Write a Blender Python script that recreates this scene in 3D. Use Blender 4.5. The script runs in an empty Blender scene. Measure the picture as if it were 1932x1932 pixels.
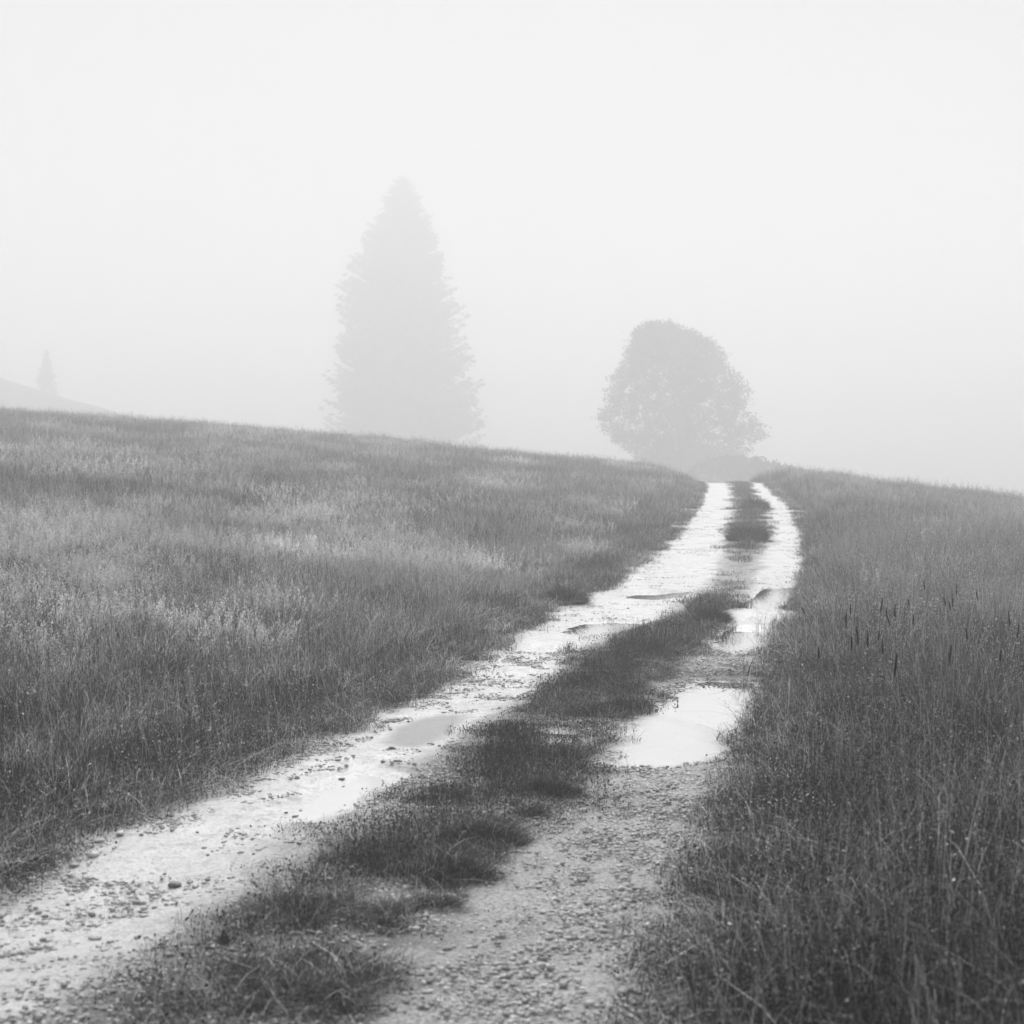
import bpy, math
import numpy as np

R = math.radians
SC = bpy.context.scene
COL = SC.collection
rng = np.random.default_rng(7)

# ------------------------------------------------------------------ camera
F = 2654.0          # focal length in units of a 1932 px wide picture
EYE = 1.6
HOR = 938.0         # picture row of the horizon (the lens is shifted a little)
cam = bpy.data.cameras.new('camera')
cam.sensor_width = 36
cam.lens = 36 * F / 1932.0
cam.shift_y = -(966.0 - HOR) / 1932.0
cam.clip_start = 0.05
cam.clip_end = 5000
cam.dof.use_dof = True
cam.dof.focus_distance = 13.0
cam.dof.aperture_fstop = 3.6
camo = bpy.data.objects.new('camera', cam)
camo.location = (0, 0, EYE)
camo.rotation_euler = (R(90), 0, 0)
COL.objects.link(camo)
SC.camera = camo

# ------------------------------------------------------------------ sky and sun
SUN_EL, SUN_AZ = R(49), R(3)      # azimuth from +Y, towards -X
W = bpy.data.worlds.new('World')
SC.world = W
W.use_nodes = True
nt = W.node_tree
bg = nt.nodes['Background']
sky = nt.nodes.new('ShaderNodeTexSky')
sky.sky_type = 'NISHITA'
sky.sun_disc = False
sky.sun_elevation = SUN_EL
sky.sun_rotation = -SUN_AZ
sky.air_density = 1.0
sky.dust_density = 1.4
sky.ozone_density = 1.0
bw = nt.nodes.new('ShaderNodeRGBToBW')        # monochrome photograph
nt.links.new(sky.outputs[0], bw.inputs[0])
nt.links.new(bw.outputs[0], bg.inputs[0])
bg.inputs[1].default_value = 0.05
sun = bpy.data.lights.new('sun', 'SUN')
sun.energy = 5.0
sun.angle = R(56)
sun.color = (1, 1, 1)
so = bpy.data.objects.new('sun', sun)
so.rotation_euler = (R(90) - SUN_EL, 0, math.pi + SUN_AZ)
so.rotation_euler = (-(R(90) - SUN_EL), 0, SUN_AZ)
so.location = (0, 0, 60)
COL.objects.link(so)

SC.view_settings.view_transform = 'Standard'
SC.view_settings.look = 'None'
SC.view_settings.gamma = 1
SC.view_settings.use_curve_mapping = False
SC.view_settings.exposure = 0.50
SC.render.engine = 'CYCLES'
cy = SC.cycles
cy.use_denoising = True
cy.volume_bounces = 4
cy.max_bounces = 8
cy.diffuse_bounces = 3
cy.glossy_bounces = 2
cy.transmission_bounces = 2
cy.transparent_max_bounces = 16
cy.caustics_reflective = False
cy.caustics_refractive = False
FOG = 0.0081

# ------------------------------------------------------------------ noise and small helpers
def _h(ix, iy, seed):
    n = (ix.astype(np.int64) * 374761393 + iy.astype(np.int64) * 668265263 + seed * 1442695041) & 0xffffffff
    n = ((n ^ (n >> 13)) * 1274126177) & 0xffffffff
    return ((n ^ (n >> 16)) & 0xffff) / 65535.0

def vn(x, y, s, seed=0):
    """value noise, 0..1, cell size s"""
    x = np.asarray(x, float) / s; y = np.asarray(y, float) / s
    ix = np.floor(x); iy = np.floor(y)
    fx = x - ix; fy = y - iy
    fx = fx * fx * (3 - 2 * fx); fy = fy * fy * (3 - 2 * fy)
    a = _h(ix, iy, seed); b = _h(ix + 1, iy, seed); c = _h(ix, iy + 1, seed); d = _h(ix + 1, iy + 1, seed)
    return (a * (1 - fx) + b * fx) * (1 - fy) + (c * (1 - fx) + d * fx) * fy

def fbm(x, y, s, seed=0, o=3):
    t = 0; a = 0.5; n = 0
    for k in range(o):
        t = t + a * vn(x, y, s / 2 ** k, seed + k * 17); n += a; a *= 0.5
    return t / n

def ss(a, b, x):
    t = np.clip((np.asarray(x, float) - a) / (b - a), 0, 1)
    return t * t * (3 - 2 * t)

def tag(o, label=None, cat=None, group=None, kind=None):
    if label: o['label'] = label
    if cat: o['category'] = cat
    if group: o['group'] = group
    if kind: o['kind'] = kind
    return o

def mesh_obj(name, V, Fc, mat, parent=None, smooth=False, attrs=None):
    me = bpy.data.meshes.new(name)
    V = np.asarray(V, np.float32)
    me.vertices.add(len(V)); me.vertices.foreach_set('co', V.ravel())
    if isinstance(Fc, np.ndarray):
        nf, k = Fc.shape
        me.loops.add(nf * k); me.loops.foreach_set('vertex_index', Fc.astype(np.int32).ravel())
        me.polygons.add(nf); me.polygons.foreach_set('loop_start', np.arange(0, nf * k, k, dtype=np.int32))
    else:
        li = np.concatenate([np.asarray(f, np.int32) for f in Fc])
        ln = np.array([len(f) for f in Fc])
        me.loops.add(len(li)); me.loops.foreach_set('vertex_index', li)
        me.polygons.add(len(ln)); me.polygons.foreach_set('loop_start', np.concatenate([[0], np.cumsum(ln)[:-1]]).astype(np.int32))
    if smooth:
        me.polygons.foreach_set('use_smooth', np.ones(len(me.polygons), bool))
    if attrs:
        for n, (t, a) in attrs.items():
            at = me.attributes.new(n, t, 'POINT')
            if t == 'FLOAT_VECTOR': at.data.foreach_set('vector', np.asarray(a, np.float32).ravel())
            else: at.data.foreach_set('value', np.asarray(a, np.int32 if t == 'INT' else np.float32))
    me.update(calc_edges=True)
    me.validate()
    if isinstance(mat, (list, tuple)):
        for m in mat: me.materials.append(m)
    elif mat: me.materials.append(mat)
    o = bpy.data.objects.new(name, me)
    COL.objects.link(o)
    if parent: o.parent = parent
    return o

def empty(name, loc, rz=0):
    o = bpy.data.objects.new(name, None)
    o.location = loc; o.rotation_euler = (0, 0, rz)
    o.empty_display_size = 0.1
    COL.objects.link(o)
    return o

# ------------------------------------------------------------------ materials (all grey: the photograph is monochrome)
def grey(v): return (v, v, v, 1)

def new_mat(name):
    m = bpy.data.materials.new(name); m.use_nodes = True
    n = m.node_tree; b = n.nodes['Principled BSDF']
    return m, n, b

def attr_node(n, name, typ='GEOMETRY'):
    a = n.nodes.new('ShaderNodeAttribute'); a.attribute_name = name; a.attribute_type = typ
    return a.outputs['Fac']

def math_node(n, op, a, b=None, clamp=False):
    m = n.nodes.new('ShaderNodeMath'); m.operation = op; m.use_clamp = clamp
    for i, v in enumerate((a, b)):
        if v is None: continue
        if isinstance(v, (int, float)): m.inputs[i].default_value = v
        else: n.links.new(v, m.inputs[i])
    return m.outputs[0]

def noise_node(n, scale, detail=3, rough=0.55, vec=None):
    t = n.nodes.new('ShaderNodeTexNoise'); t.inputs['Scale'].default_value = scale
    t.inputs['Detail'].default_value = detail; t.inputs['Roughness'].default_value = rough
    g = n.nodes.new('ShaderNodeNewGeometry')
    n.links.new(vec or g.outputs['Position'], t.inputs['Vector'])
    return t.outputs['Fac']

def ramp(n, fac, lo, hi, a=0.0, b=1.0, clamp=True):
    r = n.nodes.new('ShaderNodeMapRange'); r.clamp = clamp
    n.links.new(fac, r.inputs['Value'])
    r.inputs['From Min'].default_value = a; r.inputs['From Max'].default_value = b
    r.inputs['To Min'].default_value = lo; r.inputs['To Max'].default_value = hi
    return r.outputs[0]

def bump(n, b, h, strength, dist):
    bp = n.nodes.new('ShaderNodeBump'); bp.inputs['Strength'].default_value = strength
    bp.inputs['Distance'].default_value = dist
    n.links.new(h, bp.inputs['Height']); n.links.new(bp.outputs[0], b.inputs['Normal'])

def blade_material(name, lo, hi, rough=0.6, trans=0.25, patch=0.35, pscale=0.5, inst=True):
    """leaf material: tone per blade (attribute tint), per clump (itint) and by slow patches"""
    m, n, b = new_mat(name)
    t = attr_node(n, 'tint')
    v = ramp(n, t, lo, hi, clamp=False)
    if inst:
        it = attr_node(n, 'itint', 'INSTANCER')
        v = math_node(n, 'MULTIPLY', v, ramp(n, it, 0.72, 1.3, clamp=False))
    pn = noise_node(n, pscale, 4)
    v = math_node(n, 'MULTIPLY', v, ramp(n, pn, 1 - patch, 1 + patch, 0.3, 0.7))
    n.links.new(v, b.inputs['Base Color'])
    b.inputs['Roughness'].default_value = rough
    b.inputs['Specular IOR Level'].default_value = 0.2
    tr = n.nodes.new('ShaderNodeBsdfTranslucent'); n.links.new(v, tr.inputs['Color'])
    mx = n.nodes.new('ShaderNodeMixShader'); mx.inputs[0].default_value = trans
    out = n.nodes['Material Output']
    n.links.new(b.outputs[0], mx.inputs[1]); n.links.new(tr.outputs[0], mx.inputs[2])
    n.links.new(mx.outputs[0], out.inputs['Surface'])
    return m

M_GRASS = blade_material('meadow_grass', 0.034, 0.24, patch=.35)  # middle and far grass: colour lightened to make up for thin distant fog
M_NEAR = blade_material('haze_offset_grass', 0.002, 0.050, patch=.6, pscale=1.2)  # near grass: colour darkened against the haze that even fog adds
M_MID = blade_material('mid_meadow_grass', 0.008, 0.12, patch=.4)
M_VERGE = blade_material('verge_grass', 0.010, 0.085, patch=0.35, pscale=3)
M_STEM = blade_material('dry_stem', 0.14, 0.3, inst=False, patch=0.1)
M_SPIKE = blade_material('dark_spike', 0.008, 0.016, inst=False, patch=0.1, trans=0.0, rough=0.9)
M_TREE = blade_material('tree_foliage', 0.03, 0.09, inst=False, patch=0.25, pscale=0.4)
M_NEEDLE = blade_material('spruce_needles', 0.02, 0.06, inst=False, patch=0.2, pscale=0.3, trans=0.05)

M_BARK, n, b = new_mat('bark')
n.links.new(ramp(n, noise_node(n, 6, 5), 0.05, 0.16), b.inputs['Base Color']); b.inputs['Roughness'].default_value = 0.9

M_DEW, n, b = new_mat('dew')
b.inputs['Base Color'].default_value = grey(0.7)  # opaque pale colour stands in for sky light sparkling through the drops
b.inputs['Roughness'].default_value = 0.5; b.inputs['Specular IOR Level'].default_value = 0.3

M_SOIL, n, b = new_mat('meadow_soil')
n.links.new(ramp(n, noise_node(n, 9, 6, 0.7), 0.02, 0.075, 0.3, 0.7), b.inputs['Base Color'])
b.inputs['Roughness'].default_value = 0.95
bump(n, b, noise_node(n, 14, 5, 0.7), 0.8, 0.05)

# gravel and pale wet mud
M_ROAD, n, b = new_mat('wet_gravel')
mud = attr_node(n, 'mud')            # 1 = smooth pale mud of the wheel track, 0 = loose stony ground
med = attr_node(n, 'soil')           # 1 = dark soil between the wheel tracks
vo = n.nodes.new('ShaderNodeTexVoronoi'); vo.inputs['Scale'].default_value = 105
g = n.nodes.new('ShaderNodeNewGeometry'); n.links.new(g.outputs['Position'], vo.inputs['Vector'])
vsep = n.nodes.new('ShaderNodeSeparateColor'); n.links.new(vo.outputs['Color'], vsep.inputs[0])
stone = ramp(n, vsep.outputs[0], 0.16, 0.46)
fine = ramp(n, noise_node(n, 60, 6, 0.75), 0.72, 1.15, 0.3, 0.7)
big = ramp(n, noise_node(n, 1.7, 5, 0.6), 0.82, 1.08, 0.3, 0.7)
speck = ramp(n, noise_node(n, 38, 4, 0.8), 0.35, 1.0, 0.34, 0.47)
speck = math_node(n, 'MULTIPLY', speck, ramp(n, noise_node(n, 10, 7, 0.85), 0.55, 1.05, 0.36, 0.52))
pale = math_node(n, 'MULTIPLY', math_node(n, 'MULTIPLY', fine, 0.57), speck)
mx = n.nodes.new('ShaderNodeMix'); mx.data_type = 'FLOAT'
n.links.new(mud, mx.inputs[0]); n.links.new(stone, mx.inputs[2]); n.links.new(pale, mx.inputs[3])
v = math_node(n, 'MULTIPLY', mx.outputs[0], big)
mb = n.nodes.new('ShaderNodeMix'); mb.data_type = 'FLOAT'
n.links.new(attr_node(n, 'bed'), mb.inputs[0]); n.links.new(v, mb.inputs[2]); n.links.new(attr_node(n, 'bedtone'), mb.inputs[3])
v = mb.outputs[0]
mx2 = n.nodes.new('ShaderNodeMix'); mx2.data_type = 'FLOAT'
n.links.new(med, mx2.inputs[0]); n.links.new(v, mx2.inputs[2])
n.links.new(ramp(n, noise_node(n, 22, 6, 0.7), 0.03, 0.20, 0.35, 0.7), mx2.inputs[3])
n.links.new(mx2.outputs[0], b.inputs['Base Color'])
n.links.new(ramp(n, mud, 0.65, 0.38), b.inputs['Roughness'])
b.inputs['Specular IOR Level'].default_value = 0.5
hh = math_node(n, 'ADD', math_node(n, 'MULTIPLY', vo.outputs['Distance'], -0.5), noise_node(n, 45, 5, 0.7))
bs = n.nodes.new('ShaderNodeBump'); bs.inputs['Distance'].default_value = 0.012
n.links.new(hh, bs.inputs['Height']); n.links.new(ramp(n, mud, 0.9, 0.35), bs.inputs['Strength'])
n.links.new(bs.outputs[0], b.inputs['Normal'])

M_STONE, n, b = new_mat('gravel_stone')
t = attr_node(n, 'tint')
v = math_node(n, 'MULTIPLY', ramp(n, t, 0.16, 0.62), ramp(n, noise_node(n, 120, 3), 0.8, 1.15, 0.3, 0.7))
n.links.new(v, b.inputs['Base Color']); b.inputs['Roughness'].default_value = 0.5

M_DSTONE, n, b = new_mat('dark_stone')
n.links.new(ramp(n, noise_node(n, 90, 4), 0.05, 0.14, 0.3, 0.7), b.inputs['Base Color']); b.inputs['Roughness'].default_value = 0.5

M_WATER, n, b = new_mat('puddle_water')
n.nodes.remove(b)
fr = n.nodes.new('ShaderNodeFresnel'); fr.inputs[0].default_value = 1.33
gl = n.nodes.new('ShaderNodeBsdfGlossy'); gl.inputs['Roughness'].default_value = 0.02
gl.inputs['Color'].default_value = grey(1)
tp = n.nodes.new('ShaderNodeBsdfTransparent'); tp.inputs[0].default_value = grey(0.95)
mx = n.nodes.new('ShaderNodeMixShader')
bp = n.nodes.new('ShaderNodeBump'); bp.inputs['Strength'].default_value = 0.15; bp.inputs['Distance'].default_value = 0.002
n.links.new(noise_node(n, 8, 2), bp.inputs['Height']); n.links.new(bp.outputs[0], gl.inputs['Normal'])
n.links.new(math_node(n, 'POWER', fr.outputs[0], 0.42), mx.inputs[0]); n.links.new(tp.outputs[0], mx.inputs[1]); n.links.new(gl.outputs[0], mx.inputs[2])
n.links.new(mx.outputs[0], n.nodes['Material Output'].inputs['Surface'])

# ------------------------------------------------------------------ the lie of the land
ZY = np.array([-200, 0, 11.9, 13.3, 16.2, 17.8, 22.0, 26, 33, 40, 45, 50, 55, 60, 66, 75, 90, 120, 160, 300, 900.])
ZZ = np.array([0, 0, 0.0, .07, .09, .17, .20, .42, .82, 1.19, 1.41, 1.66, 1.93, 2.19, 2.23, 2.05, 1.8, 1.8, 2.2, 2.6, 2.6])
_yy = np.arange(-200, 900, 0.1); _zz = np.interp(_yy, ZY, ZZ)
_k = np.hanning(13); _k /= _k.sum(); _zz = np.convolve(np.pad(_zz, 6, 'edge'), _k, 'valid')
def zr(Y): return np.interp(Y, _yy, _zz)

_ry = np.concatenate([np.arange(3.0, 62.0, 0.05)])
_rp = HOR + F * (EYE - zr(_ry)) / _ry
_rp = np.minimum.accumulate(_rp)
def Yat(py): return np.interp(-np.asarray(py, float), -_rp, _ry)      # distance of the road row seen at that height
def curve(pts):
    pts = np.array(pts, float); Y = Yat(pts[:, 1]); X = (pts[:, 0] - 966) * Y / F
    o = np.argsort(Y); return Y[o], X[o]
E_L = curve([(0, 1665), (300, 1535), (610, 1400), (810, 1300), (960, 1200), (1044, 1150), (1148, 1100), (1222, 1050), (1278, 1000), (1313, 950), (1326, 918)])
M_L = curve([(100, 1925), (350, 1760), (540, 1640), (740, 1490), (850, 1420), (980, 1340), (1100, 1240), (1190, 1195), (1300, 1150), (1375, 1060), (1388, 1000), (1389, 930), (1388, 918)])
M_R = curve([(740, 1925), (830, 1790), (970, 1640), (1105, 1500), (1185, 1390), (1270, 1300), (1335, 1220), (1385, 1150), (1420, 1080), (1446, 1000), (1434, 950), (1412, 918)])
E_R = curve([(1225, 1925), (1292, 1750), (1352, 1590), (1392, 1450), (1450, 1385), (1452, 1300), (1466, 1230), (1512, 1140), (1532, 1060), (1522, 1000), (1492, 950), (1454, 918)])
def ext(c):
    Y, X = c
    s0 = 0.27; s1 = 0.10
    Y2 = np.concatenate([[Y[0] - 40], Y, [Y[-1] + 30, 900]])
    X2 = np.concatenate([[X[0] - 40 * s0], X, [X[-1] + 30 * s1, X[-1] + 30 * s1]])
    return Y2, X2
E_L, M_L, M_R, E_R = map(ext, (E_L, M_L, M_R, E_R))
def smooth_c(c):
    yy = np.concatenate([np.arange(-35, 64, 0.1)]); xx = np.interp(yy, *c)
    k = np.hanning(25); k /= k.sum(); xs = np.convolve(np.pad(xx, 12, 'edge'), k, 'valid')
    return np.concatenate([yy[12:-12], [900.]]), np.concatenate([xs[12:-12], [c[1][-1]]])
E_L, M_L, M_R, E_R = map(smooth_c, (E_L, M_L, M_R, E_R))
eL = lambda Y: np.interp(Y, *E_L); mL = lambda Y: np.interp(Y, *M_L)
mR = lambda Y: np.interp(Y, *M_R); eR = lambda Y: np.interp(Y, *E_R)
xc = lambda Y: 0.5 * (eL(Y) + eR(Y))

def land(X, Y):
    """smooth height of the ground, without puddles"""
    X = np.asarray(X, float); Y = np.asarray(Y, float)
    z = zr(Y)
    dl = np.maximum(eL(Y) - X, 0); dr = np.maximum(X - eR(Y), 0)
    far = ss(35, 60, Y)
    bankL = (0.06 + 0.22 * far) * ss(0, 2.2, dl)
    dlc = 60 * (1 - np.exp(-dl / 60))
    z = z + bankL + 0.112 * np.maximum(dlc - 0.8, 0) * (1 - 0.6 * ss(75, 140, Y))
    bankR = (0.05 + 0.20 * far) * ss(0, 1.5, dr)
    z = z + bankR - (0.03 + 0.115 * ss(12, 50, Y)) * 30 * (1 - np.exp(-np.maximum(dr - 1.0, 0) / 30))
    # another slope further off to the left
    z = z + 29 * np.exp(-(((X + 148) / 80) ** 2 + ((Y - 275) / 50) ** 2)) + (fbm(X, Y, 8, 23) - .5) * 1.6 * ss(110, 170, Y)
    z = z + (fbm(X, Y, 7, 3) - 0.5) * 0.25 * ss(0.3, 3, dl + dr)
    return z

PUD = [  # outline in picture units of the 1932 px picture, laid on the level of the road there
    [(1165, 1452), (1182, 1395), (1215, 1365), (1240, 1340), (1268, 1312), (1310, 1290), (1425, 1290), (1440, 1325), (1442, 1375), (1415, 1402), (1350, 1435), (1290, 1452), (1220, 1459)],
    [(1352, 1228), (1362, 1195), (1400, 1182), (1445, 1184), (1492, 1188), (1485, 1208), (1440, 1235), (1400, 1243)],
    [(1395, 1150), (1410, 1135), (1440, 1112), (1522, 1108), (1522, 1138), (1480, 1149), (1440, 1153)],
    [(700, 1410), (740, 1378), (790, 1358), (880, 1353), (890, 1370), (850, 1402), (810, 1420), (750, 1422)],
    [(1062, 1197), (1090, 1181), (1150, 1176), (1205, 1178), (1185, 1196), (1120, 1206)],
    [(1172, 1131), (1200, 1123), (1240, 1124), (1305, 1116), (1295, 1128), (1230, 1135)],
    [(950, 1388), (1000, 1374), (1105, 1382), (1125, 1402), (1080, 1420), (1000, 1417)],
    [(490, 1562), (590, 1492), (700, 1452), (765, 1468), (690, 1520), (600, 1555)],
]
PL = []
LEVELS = [0.0, .085, .185]
for p in PUD:
    p = np.array(p, float)
    lv = float(np.interp(Yat(p[:, 1].mean()), _yy, _zz))
    if len(PL) < 3: lv = LEVELS[len(PL)]
    Yp = F * (EYE - lv) / (p[:, 1] - HOR); Xp = (p[:, 0] - 966) * Yp / F
    PL.append((lv, np.stack([Xp, Yp], 1)))

def poly_sd(X, Y, P):
    """signed distance to polygon, positive inside"""
    d = np.full(X.shape, 1e9); ins = np.zeros(X.shape, bool)
    for i in range(len(P)):
        x0, y0 = P[i]; x1, y1 = P[(i + 1) % len(P)]
        ex, ey = x1 - x0, y1 - y0
        t = np.clip(((X - x0) * ex + (Y - y0) * ey) / (ex * ex + ey * ey), 0, 1)
        d = np.minimum(d, np.hypot(X - x0 - t * ex, Y - y0 - t * ey))
        c = ((y0 > Y) != (y1 > Y)) & (X < (x1 - x0) * (Y - y0) / (y1 - y0 + 1e-12) + x0)
        ins ^= c
    return np.where(ins, d, -d)

def road_z(X, Y):
    """height of the track surface, with ruts, bumps and puddle hollows"""
    z = land(X, Y)
    near = ss(70, 45, Y)
    a, b_, c, d = eL(Y), mL(Y), mR(Y), eR(Y)
    for lo, hi in ((a, b_), (c, d)):
        mid = 0.5 * (lo + hi); hw = 0.5 * (hi - lo)
        z = z - 0.025 * np.exp(-((X - mid) / (hw * 0.7)) ** 2) * near
    z = z + (fbm(X, Y, 0.5, 11) - 0.5) * 0.03 + (fbm(X, Y, 0.09, 12, 2) - 0.5) * 0.012
    for lv, P in PL:
        c0 = P.mean(0); rad = np.hypot(*(P - c0).T).max() + 0.8
        m = (np.abs(X - c0[0]) < rad) & (np.abs(Y - c0[1]) < rad)
        if not m.any(): continue
        xx, yy = X[m], Y[m]
        sd = poly_sd(xx, yy, P) + (fbm(xx, yy, 0.22, 31) - 0.5) * 0.14
        tgt = np.where(sd > 0, lv - 0.028 * ss(0, 0.15, sd) - 0.001, lv + 0.05 * ss(0, 0.5, -sd) + 0.001)
        tgt = tgt + (fbm(xx, yy, 0.07, 5, 2) - 0.5) * 0.010
        w = ss(0.55, 0.15, -sd)
        zz = z[m] * (1 - w) + tgt * w
        w2 = ss(1.1, 0.6, -sd) * (sd < -0.1)
        z[m] = zz + (np.maximum(zz, lv + 0.02) - zz) * w2
    return z

def gz(X, Y):
    """final visible ground height anywhere"""
    X = np.atleast_1d(np.asarray(X, float)); Y = np.atleast_1d(np.asarray(Y, float))
    inside = (X > eL(Y) - 0.2) & (X < eR(Y) + 0.2)
    z = land(X, Y)
    if inside.any(): z[inside] = road_z(X[inside], Y[inside])
    return z

def grid_faces(nr, nc):
    i = np.arange(nr - 1)[:, None] * nc + np.arange(nc - 1)[None, :]
    return np.stack([i, i + 1, i + nc + 1, i + nc], -1).reshape(-1, 4)

# ground: one sheet out to the horizon
ys = [-60., -30, -15, -8, -4, 0]
while ys[-1] < 900: ys.append(ys[-1] + max(0.25, abs(ys[-1]) * 0.02))
ys = np.array(ys)
us = list(np.arange(0, 4, 0.15)); s = 0.2
while us[-1] < 900: us.append(us[-1] + s); s *= 1.06
us = np.array(us); us = np.concatenate([-us[:0:-1], us])
GY, GU = np.meshgrid(ys, us, indexing='ij'); GX = GU + xc(GY)
GZ = land(GX, GY)
dip = ss(0.05, 0.35, np.minimum(GX - eL(GY), eR(GY) - GX)) * (GY < 70)
GZ = GZ - 0.14 * dip
ground = mesh_obj('ground', np.stack([GX, GY, GZ], -1).reshape(-1, 3), grid_faces(*GX.shape), M_SOIL, smooth=True)
tag(ground, 'rolling meadow ground under the grass', 'ground', kind='structure')

# track
ys = [1.5]
while ys[-1] < 74: ys.append(ys[-1] + max(0.022, ys[-1] * 0.0032))
ys = np.array(ys); ts = np.linspace(0, 1, 150)
TY, TT = np.meshgrid(ys, ts, indexing='ij')
a = eL(TY) - 0.35; d = eR(TY) + 0.35
TX = a + (d - a) * TT
TZ = road_z(TX, TY)
edge = np.minimum(TX - a, d - TX)
TZ = TZ + 0.012 - 0.10 * ss(0.14, 0.0, edge)
TL, TML, TMR, TE = eL(TY), mL(TY), mR(TY), eR(TY)
nz = (fbm(TX, TY, 0.5, 41) - 0.5)
nz2 = (fbm(TX, TY, 0.12, 42) - 0.5)
inL = ss(-0.02, 0.28, np.minimum(TX - TL, TML - TX) + nz * 0.35 + nz2 * 0.2)
inR = ss(-0.02, 0.25, np.minimum(TX - TMR, TE - TX) + nz * 0.3 + nz2 * 0.2)
mudv = np.maximum(inL, inR * ss(12.5, 15, TY))
bed = np.zeros_like(TX); btone = np.full_like(TX, .5)
for ip, (lv, P) in enumerate(PL):
    sd = poly_sd(TX, TY, P)
    bed = np.maximum(bed, ss(-.02, .12, sd) * .85)
    if ip in (3, 4): btone[sd > -.1] = .12  # bed colour darkened to paint in the grey of the trees' reflection
    mudv = np.maximum(mudv, ss(-0.12, 0.05, sd + nz2 * 0.15))
mudv = mudv * (0.72 + 0.28 * ss(4, 8, TY))
soil = ss(-0.05, 0.25, np.minimum(TX - TML, TMR - TX) + nz * 0.5 + nz2 * 0.3) * 0.85
soil = np.maximum(soil, ss(0.05, 0.3, TL - TX + nz2 * 0.2)); soil = np.maximum(soil, ss(0.0, 0.25, TX - TE + nz2 * 0.2))
soil = soil * (1 - mudv * 0.6) * (1 - ss(16, 22, TY) * ss(.42, .60, fbm(TX, TY * .5, .35, 44, 4)) * .85)
track = mesh_obj('gravel_track', np.stack([TX, TY, TZ], -1).reshape(-1, 3), grid_faces(*TX.shape), M_ROAD, smooth=True,
                 attrs={'mud': ('FLOAT', mudv.ravel()), 'soil': ('FLOAT', (soil * (1 - bed)).ravel()), 'bed': ('FLOAT', bed.ravel()), 'bedtone': ('FLOAT', btone.ravel())})
tag(track, 'pale rutted gravel track climbing through the meadow', 'track', kind='structure')

# puddles
labels = ['large bright puddle filling the right wheel rut', 'second puddle up the right wheel rut, beyond the large one',
          'farthest puddle in the right wheel rut', 'grey puddle in the left wheel rut reflecting the spruce',
          'narrow puddle in the left wheel rut beside the grassy crown', 'thin far puddle high in the left wheel rut',
          'shallow water standing among grass sprigs on the crown', 'thin film of water on the near left wheel rut',
          'farthest sliver of water in the left wheel rut']
for (lv, P), lb in zip(PL, labels):
    film = -0.016 if lb.startswith(('thin film', 'shallow')) else 0.0
    c0 = P.mean(0); Q = c0 + (P - c0) * 1.0
    dirs = (P - c0) / np.linalg.norm(P - c0, axis=1)[:, None]
    Q = P + dirs * 0.14
    V = np.column_stack([Q, np.full(len(Q), lv + 0.012 + film)])
    if sum((V[i - 1][0] - V[i][0]) * (V[i - 1][1] + V[i][1]) for i in range(len(V))) > 0: V = V[::-1]      # face up
    o = mesh_obj('puddle', V, [list(range(len(V)))], M_WATER)
    tag(o, lb, 'puddle', kind='structure')

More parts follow.
